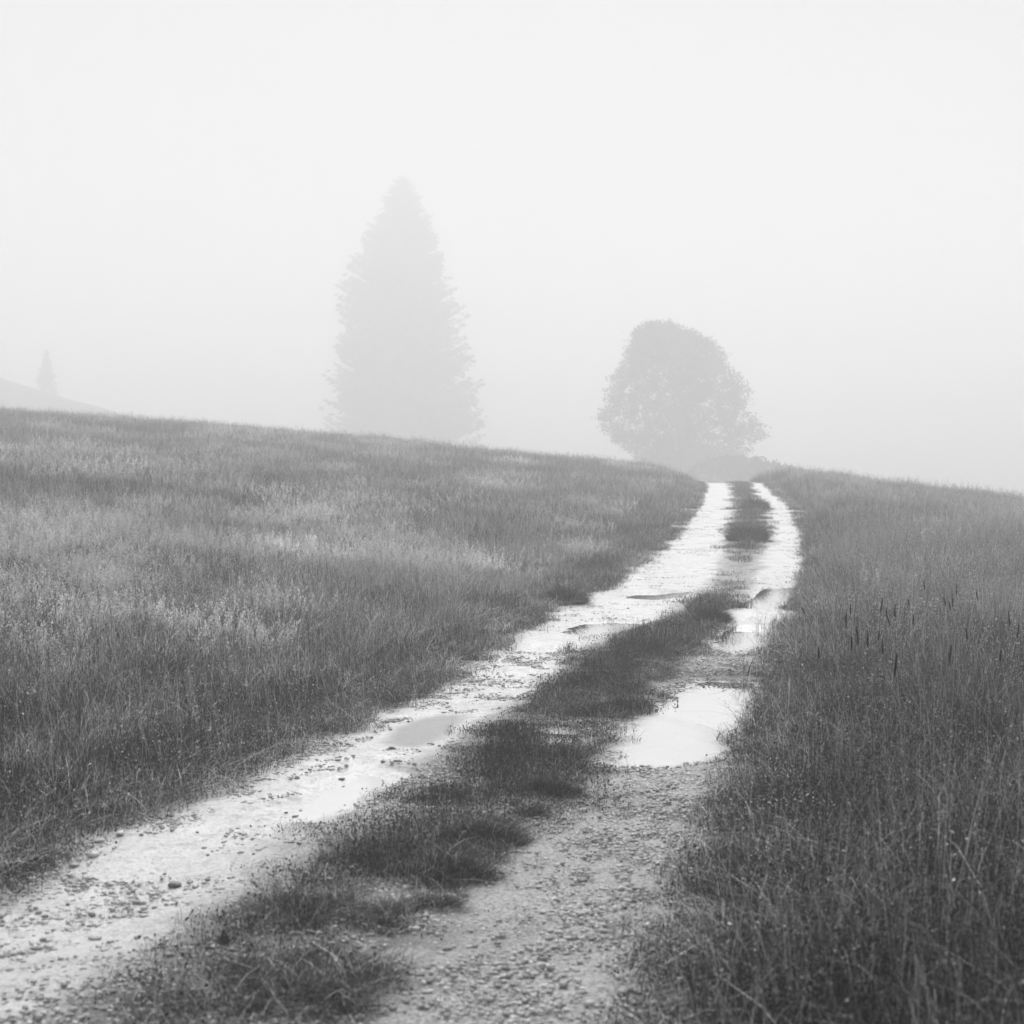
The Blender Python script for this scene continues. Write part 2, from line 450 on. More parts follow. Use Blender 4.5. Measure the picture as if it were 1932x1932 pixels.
# ------------------------------------------------------------------ scattering: prototypes and points live in the object's own mesh
def scatter(name, protos, P, rot, scl, itint, mat, label, cat):
    V = []; Fa = []; tint = []; pid = []; off = 0; mi = []
    for k, (v, f, t, m) in enumerate(protos):
        V.append(v); Fa.append(f + off); tint.append(t); pid.append(np.full(len(v), k)); mi.append(m); off += len(v)
    npv = off; N = len(P)
    V.append(P); tint.append(np.zeros(N)); pid.append(np.full(N, -1))
    z = lambda a: np.concatenate([np.zeros((npv,) + a.shape[1:]), a])
    o = mesh_obj(name, np.concatenate(V), np.concatenate(Fa), mat,
                 attrs={'tint': ('FLOAT', np.concatenate(tint)), 'pid': ('INT', np.concatenate(pid)),
                        'rot': ('FLOAT_VECTOR', z(rot)), 'scl': ('FLOAT_VECTOR', z(scl)), 'itint': ('FLOAT', z(itint))})
    o.data.polygons.foreach_set('material_index', np.concatenate(mi).astype(np.int32))
    g = bpy.data.node_groups.new('scatter', 'GeometryNodeTree')
    g.interface.new_socket('Geometry', in_out='INPUT', socket_type='NodeSocketGeometry')
    g.interface.new_socket('Geometry', in_out='OUTPUT', socket_type='NodeSocketGeometry')
    N_ = g.nodes.new; L = g.links.new
    gi = N_('NodeGroupInput'); go = N_('NodeGroupOutput')
    def named(nm, t):
        q = N_('GeometryNodeInputNamedAttribute'); q.data_type = t; q.inputs['Name'].default_value = nm
        return q.outputs['Attribute']
    pidn = named('pid', 'INT')
    cmp_ = N_('FunctionNodeCompare'); cmp_.data_type = 'INT'; cmp_.operation = 'LESS_THAN'
    L(pidn, cmp_.inputs[2]); cmp_.inputs[3].default_value = 0
    sep = N_('GeometryNodeSeparateGeometry'); sep.domain = 'POINT'
    L(gi.outputs[0], sep.inputs['Geometry']); L(cmp_.outputs[0], sep.inputs['Selection'])
    sp = N_('GeometryNodeSplitToInstances'); sp.domain = 'POINT'
    L(sep.outputs['Inverted'], sp.inputs['Geometry']); L(pidn, sp.inputs['Group ID'])
    iop = N_('GeometryNodeInstanceOnPoints')
    L(sep.outputs['Selection'], iop.inputs['Points']); L(sp.outputs['Instances'], iop.inputs['Instance'])
    iop.inputs['Pick Instance'].default_value = True
    rnd = N_('FunctionNodeRandomValue'); rnd.data_type = 'INT'
    for s_ in rnd.inputs:
        if s_.type == 'INT' and s_.name == 'Min': s_.default_value = 0
        if s_.type == 'INT' and s_.name == 'Max': s_.default_value = len(protos) - 1
    L([q for q in rnd.outputs if q.type == 'INT'][0], iop.inputs['Instance Index'])
    e2r = N_('FunctionNodeEulerToRotation'); L(named('rot', 'FLOAT_VECTOR'), e2r.inputs[0]); L(e2r.outputs[0], iop.inputs['Rotation'])
    L(named('scl', 'FLOAT_VECTOR'), iop.inputs['Scale'])
    L(iop.outputs[0], go.inputs[0])
    md = o.modifiers.new('scatter', 'NODES'); md.node_group = g
    tag(o, label, cat, kind='stuff')
    return o

def ribbons(root, h, lean, az, w, tint, seg=4, bend=1.8, droop=0.0, tip=0.15):
    """flat tapering blades; root (N,3), lean (N,2) sideways reach, az facing"""
    N = len(root); t = np.linspace(0, 1, seg + 1)
    pw = t ** bend
    C = np.zeros((N, seg + 1, 3))
    C[:, :, 0] = root[:, None, 0] + lean[:, None, 0] * pw
    C[:, :, 1] = root[:, None, 1] + lean[:, None, 1] * pw
    dr = np.asarray(droop) * np.ones(N)
    C[:, :, 2] = root[:, None, 2] + h[:, None] * (t - dr[:, None] * t ** 3)
    ww = np.asarray(w)[:, None] * (tip + (1 - tip) * (1 - t) ** 0.6)
    sx = np.cos(az)[:, None] * ww / 2; sy = np.sin(az)[:, None] * ww / 2
    S = np.stack([sx, sy, np.zeros_like(sx)], -1)
    V = np.stack([C - S, C + S], 2).reshape(-1, 3)
    base = (np.arange(N) * (seg + 1) * 2)[:, None] + (np.arange(seg) * 2)[None, :]
    base = base.ravel()
    Fc = np.stack([base, base + 1, base + 3, base + 2], -1)
    return V, Fc, np.repeat(tint, (seg + 1) * 2), C

def cards(P, size, tint, flat=0.0, r=rng):
    """small kite-shaped quads at P with random orientation"""
    N = len(P)
    a = r.normal(size=(N, 3)); a[:, 2] *= (1 - flat); a /= np.linalg.norm(a, axis=1)[:, None]
    b = r.normal(size=(N, 3)); b -= (b * a).sum(1)[:, None] * a; b /= np.linalg.norm(b, axis=1)[:, None]
    s = np.asarray(size) * np.ones(N); s = s[:, None]
    V = np.stack([P - a * s * .5, P + b * s * .28, P + a * s * .5, P - b * s * .28], 1).reshape(-1, 3)
    Fc = (np.arange(N) * 4)[:, None] + np.arange(4)[None, :]
    return V, Fc, np.repeat(tint * np.ones(N), 4)

def octas(P, r_):
    N = len(P); D = np.array([[1, 0, 0], [0, 1, 0], [-1, 0, 0], [0, -1, 0], [0, 0, 1], [0, 0, -1.]])
    V = (P[:, None] + D[None] * (np.asarray(r_) * np.ones(N))[:, None, None]).reshape(-1, 3)
    T = np.array([[0, 1, 4, 4], [1, 2, 4, 4], [2, 3, 4, 4], [3, 0, 4, 4], [1, 0, 5, 5], [2, 1, 5, 5], [3, 2, 5, 5], [0, 3, 5, 5]])
    Fq = ((np.arange(N) * 6)[:, None, None] + T[None]).reshape(-1, 4)
    return V, Fq, np.ones(len(V))

class Bag:
    def __init__(s): s.v = []; s.f = []; s.t = []; s.m = []; s.n = 0
    def add(s, v, f, t, m=0):
        if f.shape[1] == 3: f = np.column_stack([f, f[:, 2]])
        s.v.append(v); s.f.append(f + s.n); s.t.append(t); s.m.append(np.full(len(f), m)); s.n += len(v)
    def out(s): return np.concatenate(s.v), np.concatenate(s.f), np.concatenate(s.t), np.concatenate(s.m)

def fix_tris(V, Fc):
    return V, Fc

def grass_patch(seed, rad, nb, hmu, hsd, w, leaves=0, lsz=.026, st=(1.2, 2.6), stalks=0, seeds=0, dew=0, heads=0, lean=0.35, wind=(0.06, 0.0), stalk_h=1.35, seg=4, sw=1.0):
    r = np.random.default_rng(seed); B = Bag()
    q = rad * np.sqrt(r.random(nb)); th = r.random(nb) * 6.283
    root = np.column_stack([q * np.cos(th), q * np.sin(th), np.full(nb, -0.02)])
    h = np.clip(r.normal(hmu, hsd, nb), hmu * .35, None)
    lt = r.random(nb) * 6.283; lm = np.abs(r.normal(0, lean, nb)) * h
    ln = np.column_stack([lm * np.cos(lt) + wind[0] * h, lm * np.sin(lt) + wind[1] * h])
    az = r.random(nb) * 3.1416
    V, Fc, T, C = ribbons(root, h, ln, az, w * r.uniform(.6, 1.3, nb), r.random(nb) ** 1.3 * .8, seg=seg, droop=np.clip(lm / h, 0, .7) * .5)
    B.add(V, Fc, T)
    tips = C[:, -1]; mid = C[:, -2]
    if stalks:
        k = stalks; q = rad * np.sqrt(r.random(k)); th = r.random(k) * 6.283
        root = np.column_stack([q * np.cos(th), q * np.sin(th), np.full(k, -0.02)])
        h = r.normal(hmu * stalk_h, hsd, k); lt = r.random(k) * 6.283; lm = np.abs(r.normal(0, lean * .5, k)) * h
        ln = np.column_stack([lm * np.cos(lt) + wind[0] * h, lm * np.sin(lt)])
        V, Fc, T, C = ribbons(root, h, ln, r.random(k) * 3.14, np.full(k, .0022 * sw), r.uniform(.8, 3.4, k), seg=5, tip=.6)
        B.add(V, Fc, T)
        tips = np.concatenate([tips, C[:, -1], C[:, -2]])
        if seeds:
            tt = r.uniform(.68, 1.02, (k, seeds)); hh = h[:, None]
            pw = tt ** 1.8
            P = np.stack([root[:, None, 0] + ln[:, None, 0] * pw, root[:, None, 1] + ln[:, None, 1] * pw, root[:, None, 2] + hh * tt], -1)
            sp = (1.05 - tt)[..., None] * .13 * hh[..., None]
            P = P + r.normal(size=P.shape) * sp * np.array([1, 1, .45])
            V, Fc, T = cards(P.reshape(-1, 3), r.uniform(.006, .014, k * seeds) * sw, r.uniform(st[0], st[1], k * seeds), r=r)
            B.add(V, Fc, T)
    if leaves:
        q = rad * np.sqrt(r.random(leaves)); th = r.random(leaves) * 6.283
        P = np.column_stack([q * np.cos(th), q * np.sin(th), hmu * r.uniform(.05, .85, leaves)])
        V, Fc, T = cards(P, r.uniform(.45, 1.1, leaves) * lsz, r.uniform(0, .9, leaves), flat=.4, r=r); B.add(V, Fc, T)
    if heads:
        i = r.integers(0, len(tips), heads); P = tips[i] + [0, 0, .03]
        for p in P:
            V, Fc, T = octas(p[None], .010 * r.uniform(.7, 1.2)); V[:, 2] = p[2] + (V[:, 2] - p[2]) * r.uniform(1.2, 2.6)
            B.add(V, Fc, T * 0.3, 2)
    if dew:
        i = r.integers(0, len(tips), dew); P = tips[i] + r.normal(0, .004, (dew, 3))
        V, Fc, T = octas(P, r.uniform(.0011, .0027, dew)); B.add(V, Fc, T, 1)
    return B.out()

def sample_area(n, y0, y1, lo, hi, side=2.5):
    """n random points in the strip y0..y1 weighted evenly per area, X between lo(Y) and hi(Y), inside a widened view"""
    Yc = np.linspace(y0, y1, 400); a = np.maximum(lo(Yc), -(Yc * .40 + side)); b_ = np.minimum(hi(Yc), Yc * .40 + side)
    w = np.maximum(b_ - a, 0); area = np.trapezoid(w, Yc) if hasattr(np, 'trapezoid') else np.trapz(w, Yc)
    cdf = np.cumsum(w); cdf = cdf / cdf[-1]
    n = int(n * area)
    Y = np.interp(rng.random(n), cdf, Yc)
    a = np.maximum(lo(Y), -(Y * .40 + side)); b_ = np.minimum(hi(Y), Y * .40 + side)
    X = a + (b_ - a) * rng.random(n)
    return X, Y

def place(X, Y, smin=.8, smax=1.2, hs=None, tilt=.08):
    N = len(X); Z = gz(X, Y)
    rot = np.column_stack([rng.normal(0, tilt, N), rng.normal(0, tilt, N), rng.random(N) * 6.283])
    s = rng.uniform(smin, smax, N); hs = np.ones(N) if hs is None else hs
    return np.column_stack([X, Y, Z]), rot, np.column_stack([s, s, s * hs]), rng.random(N)

MATS = [M_GRASS, M_DEW, M_SPIKE]
far_l = lambda Y: Y * 0 - 200; far_r = lambda Y: Y * 0 + 200
def edge_noise(X, Y): return (fbm(X, Y, .6, 77) - .5) * .5

def meadow(name, y0, y1, dens, side, protos, label, hs=1.0, mat=None, mask=None, gap=.14):
    if side < 0: X, Y = sample_area(dens, y0, y1, far_l, eL)
    else: X, Y = sample_area(dens, y0, y1, eR, far_r)
    dd = (eL(Y) - X) if side < 0 else (X - eR(Y))
    k = dd > gap + edge_noise(X, Y) * .4
    if mask is not None: k &= rng.random(len(X)) < mask(X, Y)
    X, Y, dd = X[k], Y[k], dd[k]
    grow = (.28 + .72 * ss(0, 1.6 if side < 0 else 1.0, dd)) * (.8 + .4 * fbm(X, Y, 2.2, 5)) * hs
    P, r, s, t = place(X, Y, hs=grow)
    t = np.clip(.35 * t + 1.3 * fbm(X, Y, 1.6, 9) - .35, 0, 1.4)
    return scatter(name, protos, P, r, s, t, [mat or M_GRASS, M_DEW, M_SPIKE], label, 'grass')

pn = [grass_patch(100 + i, .34, 480, .27, .09, .0028, leaves=120, lsz=.018, stalks=16, seeds=18, dew=110, heads=1, lean=.65) for i in range(6)]
pr = [grass_patch(200 + i, .34, 480, .27, .10, .0022, leaves=900, lsz=.019, stalks=20, seeds=5, dew=80, heads=8, lean=.7, stalk_h=1.6, sw=.65) for i in range(7)]
pm = [grass_patch(300 + i, .42, 330, .27, .09, .0050, leaves=80, stalks=22, seeds=6, dew=60, heads=1, seg=3, sw=1.3, lean=.9, st=(1.2, 3.0)) for i in range(6)]
pms = [grass_patch(320 + i, .42, 160, .24, .08, .0045, stalks=50, seeds=40, dew=60, seg=3, sw=1.25, lean=.7, st=(2.2, 5.0)) for i in range(6)]
pmr = [grass_patch(330 + i, .42, 330, .30, .10, .0045, leaves=260, stalks=50, seeds=8, dew=70, heads=5, seg=3, sw=1.3, lean=.65, stalk_h=1.6) for i in range(6)]
pf = [grass_patch(400 + i, .55, 240, .27, .10, .0095, leaves=60, stalks=24, seeds=8, seg=3, sw=2.2, lean=.55, st=(1.0, 2.4)) for i in range(5)]
pfs = [grass_patch(420 + i, .55, 120, .26, .08, .009, stalks=44, seeds=26, seg=3, sw=2.2, lean=.6, st=(2.0, 4.2)) for i in range(5)]
pe = [grass_patch(450 + i, .22, 260, .13, .05, .0028, leaves=60, lsz=.018, dew=26, lean=.8, seg=3, stalks=3) for i in range(6)]
def wisp(X, Y): return np.clip((fbm(X, Y * .6, 2.6, 91, 4) - .43) * 6, 0, 1) * (.35 + .65 * ss(.42, .6, fbm(X, Y, .5, 92)))
meadow('meadow_grass', 3.0, 17, 9, -1, pn, 'dewy near grass of the meadow left of the track', mat=M_NEAR, mask=lambda X, Y: ss(17, 9, Y + 5 * (fbm(X, Y, 2, 8) - .5)))
meadow('meadow_grass', 8, 30, 5.5, -1, pm, 'fine dewy grass of the left meadow, middle distance', mask=lambda X, Y: ss(8, 15, Y + 5 * (fbm(X, Y, 2, 8) - .5)) * ss(30, 25, Y))
meadow('seeding_grass', 9, 27, 5, -1, pms, 'pale wispy seed heads over the left meadow, middle distance', mask=wisp, gap=.9)
meadow('meadow_grass', 24, 72, 3.6, -1, pf, 'fading grass along the left brow', gap=.5, mask=lambda X, Y: ss(24, 30, Y))
meadow('seeding_grass', 27, 60, 2.2, -1, pfs, 'pale wispy seed heads fading towards the left brow', mask=wisp, gap=1.2)
meadow('meadow_grass', 2.6, 19, 11, 1, pr, 'tall dark weedy grass right of the track', hs=1.15, mat=M_NEAR, mask=lambda X, Y: ss(19, 9, Y + 6 * (fbm(X, Y, 2, 8) - .5)))
meadow('meadow_grass', 8, 30, 7, 1, pmr, 'tall grass of the right meadow, middle distance', hs=1.15, mat=M_MID, mask=lambda X, Y: ss(8, 18, Y + 6 * (fbm(X, Y, 2, 8) - .5)) * ss(30, 25, Y))
meadow('meadow_grass', 24, 68, 3.8, 1, pf, 'fading grass along the right brow', hs=1.15, gap=.55, mask=lambda X, Y: ss(24, 30, Y))
meadow('seeding_grass', 15, 60, 1.6, 1, pms, 'pale wispy seed heads over the right meadow', mask=wisp, gap=.9, hs=1.2)
# low grass spilling over both edges of the track
for sd_, lb in ((-1, 'low grass spilling over the left edge of the track'), (1, 'low grass spilling over the right edge of the track')):
    if sd_ < 0: X, Y = sample_area(34, 3, 34, lambda y: eL(y) - .9, lambda y: eL(y) + .05); dd = eL(Y) - X
    else: X, Y = sample_area(34, 3, 34, lambda y: eR(y) - .05, lambda y: eR(y) + .8); dd = X - eR(Y)
    k = dd > edge_noise(X, Y) * .7 - .02
    X, Y, dd = X[k], Y[k], dd[k]
    P, r, s_, t = place(X, Y, .8, 1.2, hs=.45 + .9 * ss(0, .7, dd))
    scatter('verge_grass', pe, P, r, s_, t, [M_NEAR, M_DEW, M_SPIKE], lb, 'grass')

# short turf of the crown and verges
pt = [grass_patch(500 + i, .13, 150, .040, .016, .0026, leaves=40, lsz=.013, dew=9, lean=.9, wind=(0, 0), seg=3) for i in range(6)]
pt2 = [grass_patch(520 + i, .22, 150, .055, .02, .0050, leaves=40, lsz=.018, dew=8, lean=.9, wind=(0, 0), seg=3) for i in range(4)]
_c = [(1925, .5), (1800, .56), (1700, .5), (1600, .66), (1440, .74), (1370, .95), (1200, 1.0), (1150, .7), (1100, .42), (1050, .45), (1030, .95), (930, .95)]
COVY = Yat([q[0] for q in _c]); COVV = np.array([q[1] for q in _c]); COVV = COVV[np.argsort(COVY)]; COVY = np.sort(COVY)
def turf(y0, y1, dens, protos, label):
    X, Y = sample_area(dens, y0, y1, lambda y: eL(y) - .1, lambda y: eR(y) + .1)
    m = np.minimum(X - mL(Y), mR(Y) - X)
    v = np.maximum(eL(Y) + .05 - X, X - eR(Y) + .05)
    n1 = fbm(X, Y, .55, 61); n2 = fbm(X, Y, .16, 62)
    p = np.maximum(ss(-.08, .3, m + (n1 - .5) * 1.0 + (n2 - .5) * .5), ss(-.10, .12, v + (n2 - .5) * .3))
    cov = np.interp(Y, COVY, COVV)
    nn = n2 * .45 + n1 * .55
    p = np.maximum(p * ss(.62, .42, nn + (.5 - cov) * .9) * (.35 + .65 * cov), ss(-.10, .12, v + (n2 - .5) * .3))
    k = rng.random(len(X)) < p
    wet = np.zeros(len(X), bool)
    for i, (lv, Q) in enumerate(PL):
        wet |= (poly_sd(X, Y, Q) > (-.02 if i != 6 else .12)) & (rng.random(len(X)) > (.0 if i != 6 else .2))
    k &= ~wet
    X, Y = X[k], Y[k]; hs = .7 + 4.2 * fbm(X, Y, .45, 63) ** 2.5 + .5 * ss(.1, .45, np.minimum(X - mL(Y), mR(Y) - X))
    P, r, s, t = place(X, Y, .7, 1.2, hs=hs)
    return scatter('short_grass', protos, P, r, s, t, [M_VERGE, M_DEW, M_SPIKE], label, 'grass')
def clumps(y0, y1, dens, protos, label):
    X, Y = sample_area(dens, y0, y1, mL, mR)
    m = np.minimum(X - mL(Y), mR(Y) - X)
    n1 = fbm(X, Y, .38, 161, 3); cov = np.interp(Y, COVY, COVV)
    k = (m > .06 + (n1 - .5) * .3) & (n1 > .60 - .22 * cov + .12 * (rng.random(len(X)) - .5))
    for i, (lv, Q) in enumerate(PL): k &= poly_sd(X, Y, Q) < (.02 if i != 6 else -.05)
    X, Y, n1 = X[k], Y[k], n1[k]
    P, r, s, t = place(X, Y, .7, 1.1, hs=.25 + 2.4 * np.clip(n1 - .42, 0, .35))
    return scatter('crown_grass', protos, P, r, s, t, [M_VERGE, M_DEW, M_SPIKE], label, 'grass')
pc = [grass_patch(460 + i, .10, 170, .12, .04, .0026, leaves=20, lsz=.014, dew=14, lean=.95, seg=4, wind=(.25, 0)) for i in range(6)]
clumps(3.2, 20, 110, pc, 'uneven clumps of wet grass on the crown of the track')
turf(3.2, 14, 210, pt, 'short patchy turf on the near crown of the track')
turf(14, 62, 60, pt2, 'short turf on the far crown of the track')

# gravel
def stone_mesh(r, flat=.5, sub=1):
    import bmesh
    bm = bmesh.new(); bmesh.ops.create_icosphere(bm, subdivisions=sub, radius=1)
    V = np.array([v.co[:] for v in bm.verts]); Fc = np.array([[v.index for v in f.verts] for f in bm.faces]); bm.free()
    for _ in range(3):
        dd = r.normal(size=3); dd /= np.linalg.norm(dd); c = r.uniform(.45, .8)
        pr_ = V @ dd; V = V - np.maximum(pr_ - c, 0)[:, None] * dd
    V = V * (1 + r.normal(0, .06, len(V)))[:, None] * np.array([1, r.uniform(.6, .95), flat * r.uniform(.7, 1.2)])
    return V, Fc
def gravel_patch(seed, rad, n, s0, s1, sub=1):
    r = np.random.default_rng(seed); V = []; Fa = []; T = []; off = 0
    for i in range(n):
        v, f = stone_mesh(r, sub=sub)
        q = rad * math.sqrt(r.random()); th = r.random() * 6.28; sz = s0 + (s1 - s0) * r.random() ** 3
        a = r.random() * 6.28; c, s_ = math.cos(a), math.sin(a); v = v * sz
        v = np.column_stack([v[:, 0] * c - v[:, 1] * s_ + q * math.cos(th), v[:, 0] * s_ + v[:, 1] * c + q * math.sin(th), v[:, 2] + sz * .12])
        V.append(v); Fa.append(f + off); T.append(np.full(len(v), r.random())); off += len(v)
    return np.concatenate(V), np.concatenate(Fa), np.concatenate(T), np.zeros(sum(len(f) for f in Fa))
gp = [gravel_patch(700 + i, .16, 120, .0030, .018) for i in range(5)]
def gravel(y0, y1, dens, protos, label, smin=.7, smax=1.2):
    X, Y = sample_area(dens, y0, y1, lambda y: eL(y) - .15, lambda y: eR(y) + .15)
    a, b_, c, d = eL(Y), mL(Y), mR(Y), eR(Y)
    inr = ss(0, .2, np.minimum(X - c, d + .1 - X)) * ss(16, 11, Y)
    edgeL = ss(.35, .0, np.abs(X - a - .1)) * .7; mid = ss(-.3, .2, np.minimum(X - b_, c - X)) * .6
    trk = .03 + .10 * (fbm(X, Y, .5, 71) > .55) + .14 * ss(10, 14, Y)
    p = np.maximum.reduce([inr, edgeL, mid, trk, ss(7, 4.5, Y) * .5])
    k = rng.random(len(X)) < p
    for lv, Q in PL: k &= poly_sd(X, Y, Q) < -.1
    X, Y = X[k], Y[k]
    P, r, s, t = place(X, Y, smin, smax, tilt=.03); P[:, 2] += .008
    return scatter('gravel', protos, P, r, s, t, M_STONE, label, 'gravel')
gravel(3.2, 14, 95, gp, 'loose pale gravel strewn over the near track')
gp2 = [gravel_patch(720 + i, .3, 60, .005, .016, sub=1) for i in range(4)]
gravel(12, 46, 17, gp2, 'scattered gravel on the climbing track')

# ------------------------------------------------------------------ tree builders
def tube(path, rad, sides=8):
    path = np.asarray(path, float); n = len(path); rad = np.asarray(rad)
    T = np.gradient(path, axis=0); T /= np.linalg.norm(T, axis=1)[:, None]
    ref = np.where(np.abs(T[:, 2:3]) > .9, np.array([[1., 0, 0]]), np.array([[0, 0, 1.]]))
    A = np.cross(T, ref); A /= np.linalg.norm(A, axis=1)[:, None]; B_ = np.cross(T, A)
    th = np.arange(sides) * 2 * np.pi / sides
    V = path[:, None] + rad[:, None, None] * (A[:, None] * np.cos(th)[None, :, None] + B_[:, None] * np.sin(th)[None, :, None])
    i = (np.arange(n - 1) * sides)[:, None]; j = np.arange(sides)[None]; j2 = (j + 1) % sides
    Fc = np.stack([i + j, i + j2, i + sides + j2, i + sides + j], -1).reshape(-1, 4)
    return V.reshape(-1, 3), Fc, np.zeros(n * sides)

def broadleaf(name, px, D, ztop_px, prof, seed, label, cat, base_z, n_cl=2700, leaf=.34, cl_r=.9, trunk=True, gaps=.36, per=26):
    """prof: rows (py, left px, right px) of the crown as seen; built round and deep at distance D"""
    r = np.random.default_rng(seed)
    k = D / F
    prof = np.array(prof, float)
    z_ = EYE + (HOR - prof[:, 0]) * k; l_ = (prof[:, 1] - px) * k; r_ = (prof[:, 2] - px) * k
    o = np.argsort(z_); z_, l_, r_ = z_[o], l_[o], r_[o]
    X0 = (px - 966) * k
    root = empty(name, (X0, D, base_z)); tag(root, label, cat)
    z_ = z_ - base_z
    B = Bag(); cl = []
    while len(cl) < n_cl:
        z = r.uniform(z_[0], z_[-1]); a = np.interp(z, z_, l_); b_ = np.interp(z, z_, r_)
        c = (a + b_) / 2; th = r.random() * 6.283; q = r.random() ** .38
        hw = max((b_ - a) / 2 * (.76 + .36 * float(vn(math.cos(th) * 3 + 9, z + math.sin(th) * 2, 1.7, seed + 9))) - cl_r * .3, .1)
        x = c + hw * q * math.cos(th); y = hw * .9 * q * math.sin(th)
        nn = float(vn(x * 1.0 + y * .35, z, 1.5, seed)) * .65 + float(vn(x, y + z * .5, .8, seed + 3)) * .35
        if nn < gaps - .04 and r.random() < .9: continue
        cl.append((x, y, z))
    cl = np.array(cl)
    n = len(cl) * per
    P = np.repeat(cl, per, 0) + r.normal(size=(n, 3)) * cl_r * .45 * np.array([1, 1, .75])
    B.add(*cards(P, r.uniform(.6, 1.4, n) * leaf, np.repeat(r.random(len(cl)), per) * .6 + r.random(n) * .4, r=r))
    v, f, t, m = B.out()
    mesh_obj('crown', v, f, M_TREE, root, attrs={'tint': ('FLOAT', t)})
    if trunk:
        T = Bag(); H = z_[-1]
        hs = np.linspace(-.3, H * .75, 9)
        tr = .032 * H
        T.add(*tube(np.column_stack([np.sin(hs) * .1, np.cos(hs * .7) * .1, hs]), tr * (1.15 - .95 * np.linspace(0, 1, 9)), 10))
        for i in range(26):
            tgt = cl[r.integers(len(cl))] * np.array([.85, .85, 1]); z0 = H * r.uniform(.12, .6); z0 = min(z0, tgt[2] * .8)
            tt = np.linspace(0, 1, 6)[:, None]
            p0 = np.array([0, 0, z0]); pth = p0 + (tgt - p0) * tt; pth[:, 2] += np.sin(tt[:, 0] * 3.14) * .5
            T.add(*tube(pth, tr * .38 * (1 - .85 * tt[:, 0]), 6))
        v, f, t, m = T.out(); mesh_obj('trunk', v, f, M_BARK, root, smooth=True)
    return root

def spruce(px, D, prof, seed, label, base_z, step=.44, nb=16, card=.85):
    r = np.random.default_rng(seed); k = D / F
    prof = np.array(prof, float)
    z_ = EYE + (HOR - prof[:, 0]) * k - base_z; l_ = (px - prof[:, 1]) * k; r_ = (prof[:, 2] - px) * k
    o = np.argsort(z_); z_, l_, r_ = z_[o], l_[o], r_[o]; H = z_[-1]
    root = empty('spruce_tree', ((px - 966) * k, D, base_z)); tag(root, label, 'tree')
    B = Bag(); T = Bag(); z = max(z_[0] - 2, 1.0)
    T.add(*tube([(0, 0, -.5), (0, 0, H * .3), (0, 0, H * .7), (0, 0, H)], [.018 * H, .013 * H, .006 * H, .02], 10))
    while z < H - .3:
        n_ = nb if z < H * .85 else max(6, nb // 2)
        for j in range(n_):
            th = r.random() * 6.283; zz = z + r.uniform(-.3, .3)
            lw = np.interp(zz, z_, l_) if math.cos(th) < 0 else np.interp(zz, z_, r_)
            Lg = lw * (r.uniform(.6, .93) if r.random() < .65 else r.uniform(.9, 1.03))
            nn = float(vn(th * 1.2, zz, 1.8, seed))
            Lg *= .90 + .20 * nn; 
            if nn < .2: Lg *= .85
            dx, dy = math.cos(th), math.sin(th)
            m = max(6, int(Lg * 5.5)); t = np.sort(r.random(m)) ** .8
            up = r.uniform(-.12, .05)
            zc = zz + up * Lg * t - .22 * Lg * t * (1 - t) * 2 + .10 * Lg * t ** 3
            lat = r.normal(0, .14, m) * Lg * (1 - t * .85) * (.3 + t)
            lat = lat + 0
            P = np.column_stack([dx * Lg * t - dy * lat, dy * Lg * t + dx * lat, zc - np.abs(lat) * .25 - r.random(m) * .35 * (1 - t * .6)])
            # twig cards point outwards and hang a little
            a = np.column_stack([dx + r.normal(0, .4, m), dy + r.normal(0, .4, m), r.normal(-.35, .3, m)]); a /= np.linalg.norm(a, axis=1)[:, None]
            b_ = np.cross(a, r.normal(size=(m, 3))); b_ /= np.linalg.norm(b_, axis=1)[:, None]
            s = (card * r.uniform(.6, 1.3, m) * (1 - .35 * t) * (.6 + .4 * min(1, (H - zz) / 6)))[:, None]
            V = np.stack([P - a * s, P + b_ * s * .33, P + a * s, P - b_ * s * .33], 1).reshape(-1, 3)
            B.add(V, (np.arange(m) * 4)[:, None] + np.arange(4)[None], np.repeat(r.random(m), 4))
            tt = np.linspace(0, 1, 5); pz = zz + up * Lg * tt - .44 * Lg * tt * (1 - tt) + .10 * Lg * tt ** 3
            if j % 2 == 0: T.add(*tube(np.column_stack([dx * Lg * tt * .95, dy * Lg * tt * .95, pz]), .05 * (1.1 - tt), 4))
        z += step
    v, f, t, m = B.out(); mesh_obj('crown', v, f, M_NEEDLE, root, attrs={'tint': ('FLOAT', t)})
    v, f, t, m = T.out(); mesh_obj('trunk', v, f, M_BARK, root)
    return root

spruce(760, 272, [(329, 752, 766), (339, 742, 775), (370, 722, 795), (399, 705, 815), (444, 684, 822), (519, 652, 856), (579, 638, 871), (639, 626, 886),
                  (714, 614, 904), (774, 603, 914), (830, 612, 922), (900, 612, 922)], 5,
       'tall broad spruce fading into the fog beyond the left brow', float(land(-21., 272.)))
broadleaf('broadleaf_tree', 1285, 182, 0, [(613, 1210, 1272), (626, 1190, 1306), (648, 1174, 1358), (676, 1160, 1386), (712, 1146, 1412), (751, 1136, 1424), (789, 1132, 1436),
                                           (820, 1136, 1432), (842, 1146, 1422), (858, 1178, 1414), (880, 1200, 1388), (925, 1225, 1360)], 9,
          'round-crowned broadleaf tree in the fog behind the brow of the track', 'tree', float(land(21.9, 182.)))
broadleaf('shrub', 1400, 150, 0, [(866, 1340, 1430), (876, 1318, 1470), (892, 1300, 1540), (930, 1290, 1620)], 12,
          'low wide shrub thicket at the foot of the round tree', 'shrub', float(land(24.5, 150.)), n_cl=420, cl_r=.6, gaps=.2, trunk=False)
spruce(88, 305, [(658, 85, 91), (690, 74, 102), (760, 60, 116)], 8, 'very faint small spruce on the far left slope', float(land(-100., 305.)), nb=10, card=.7)

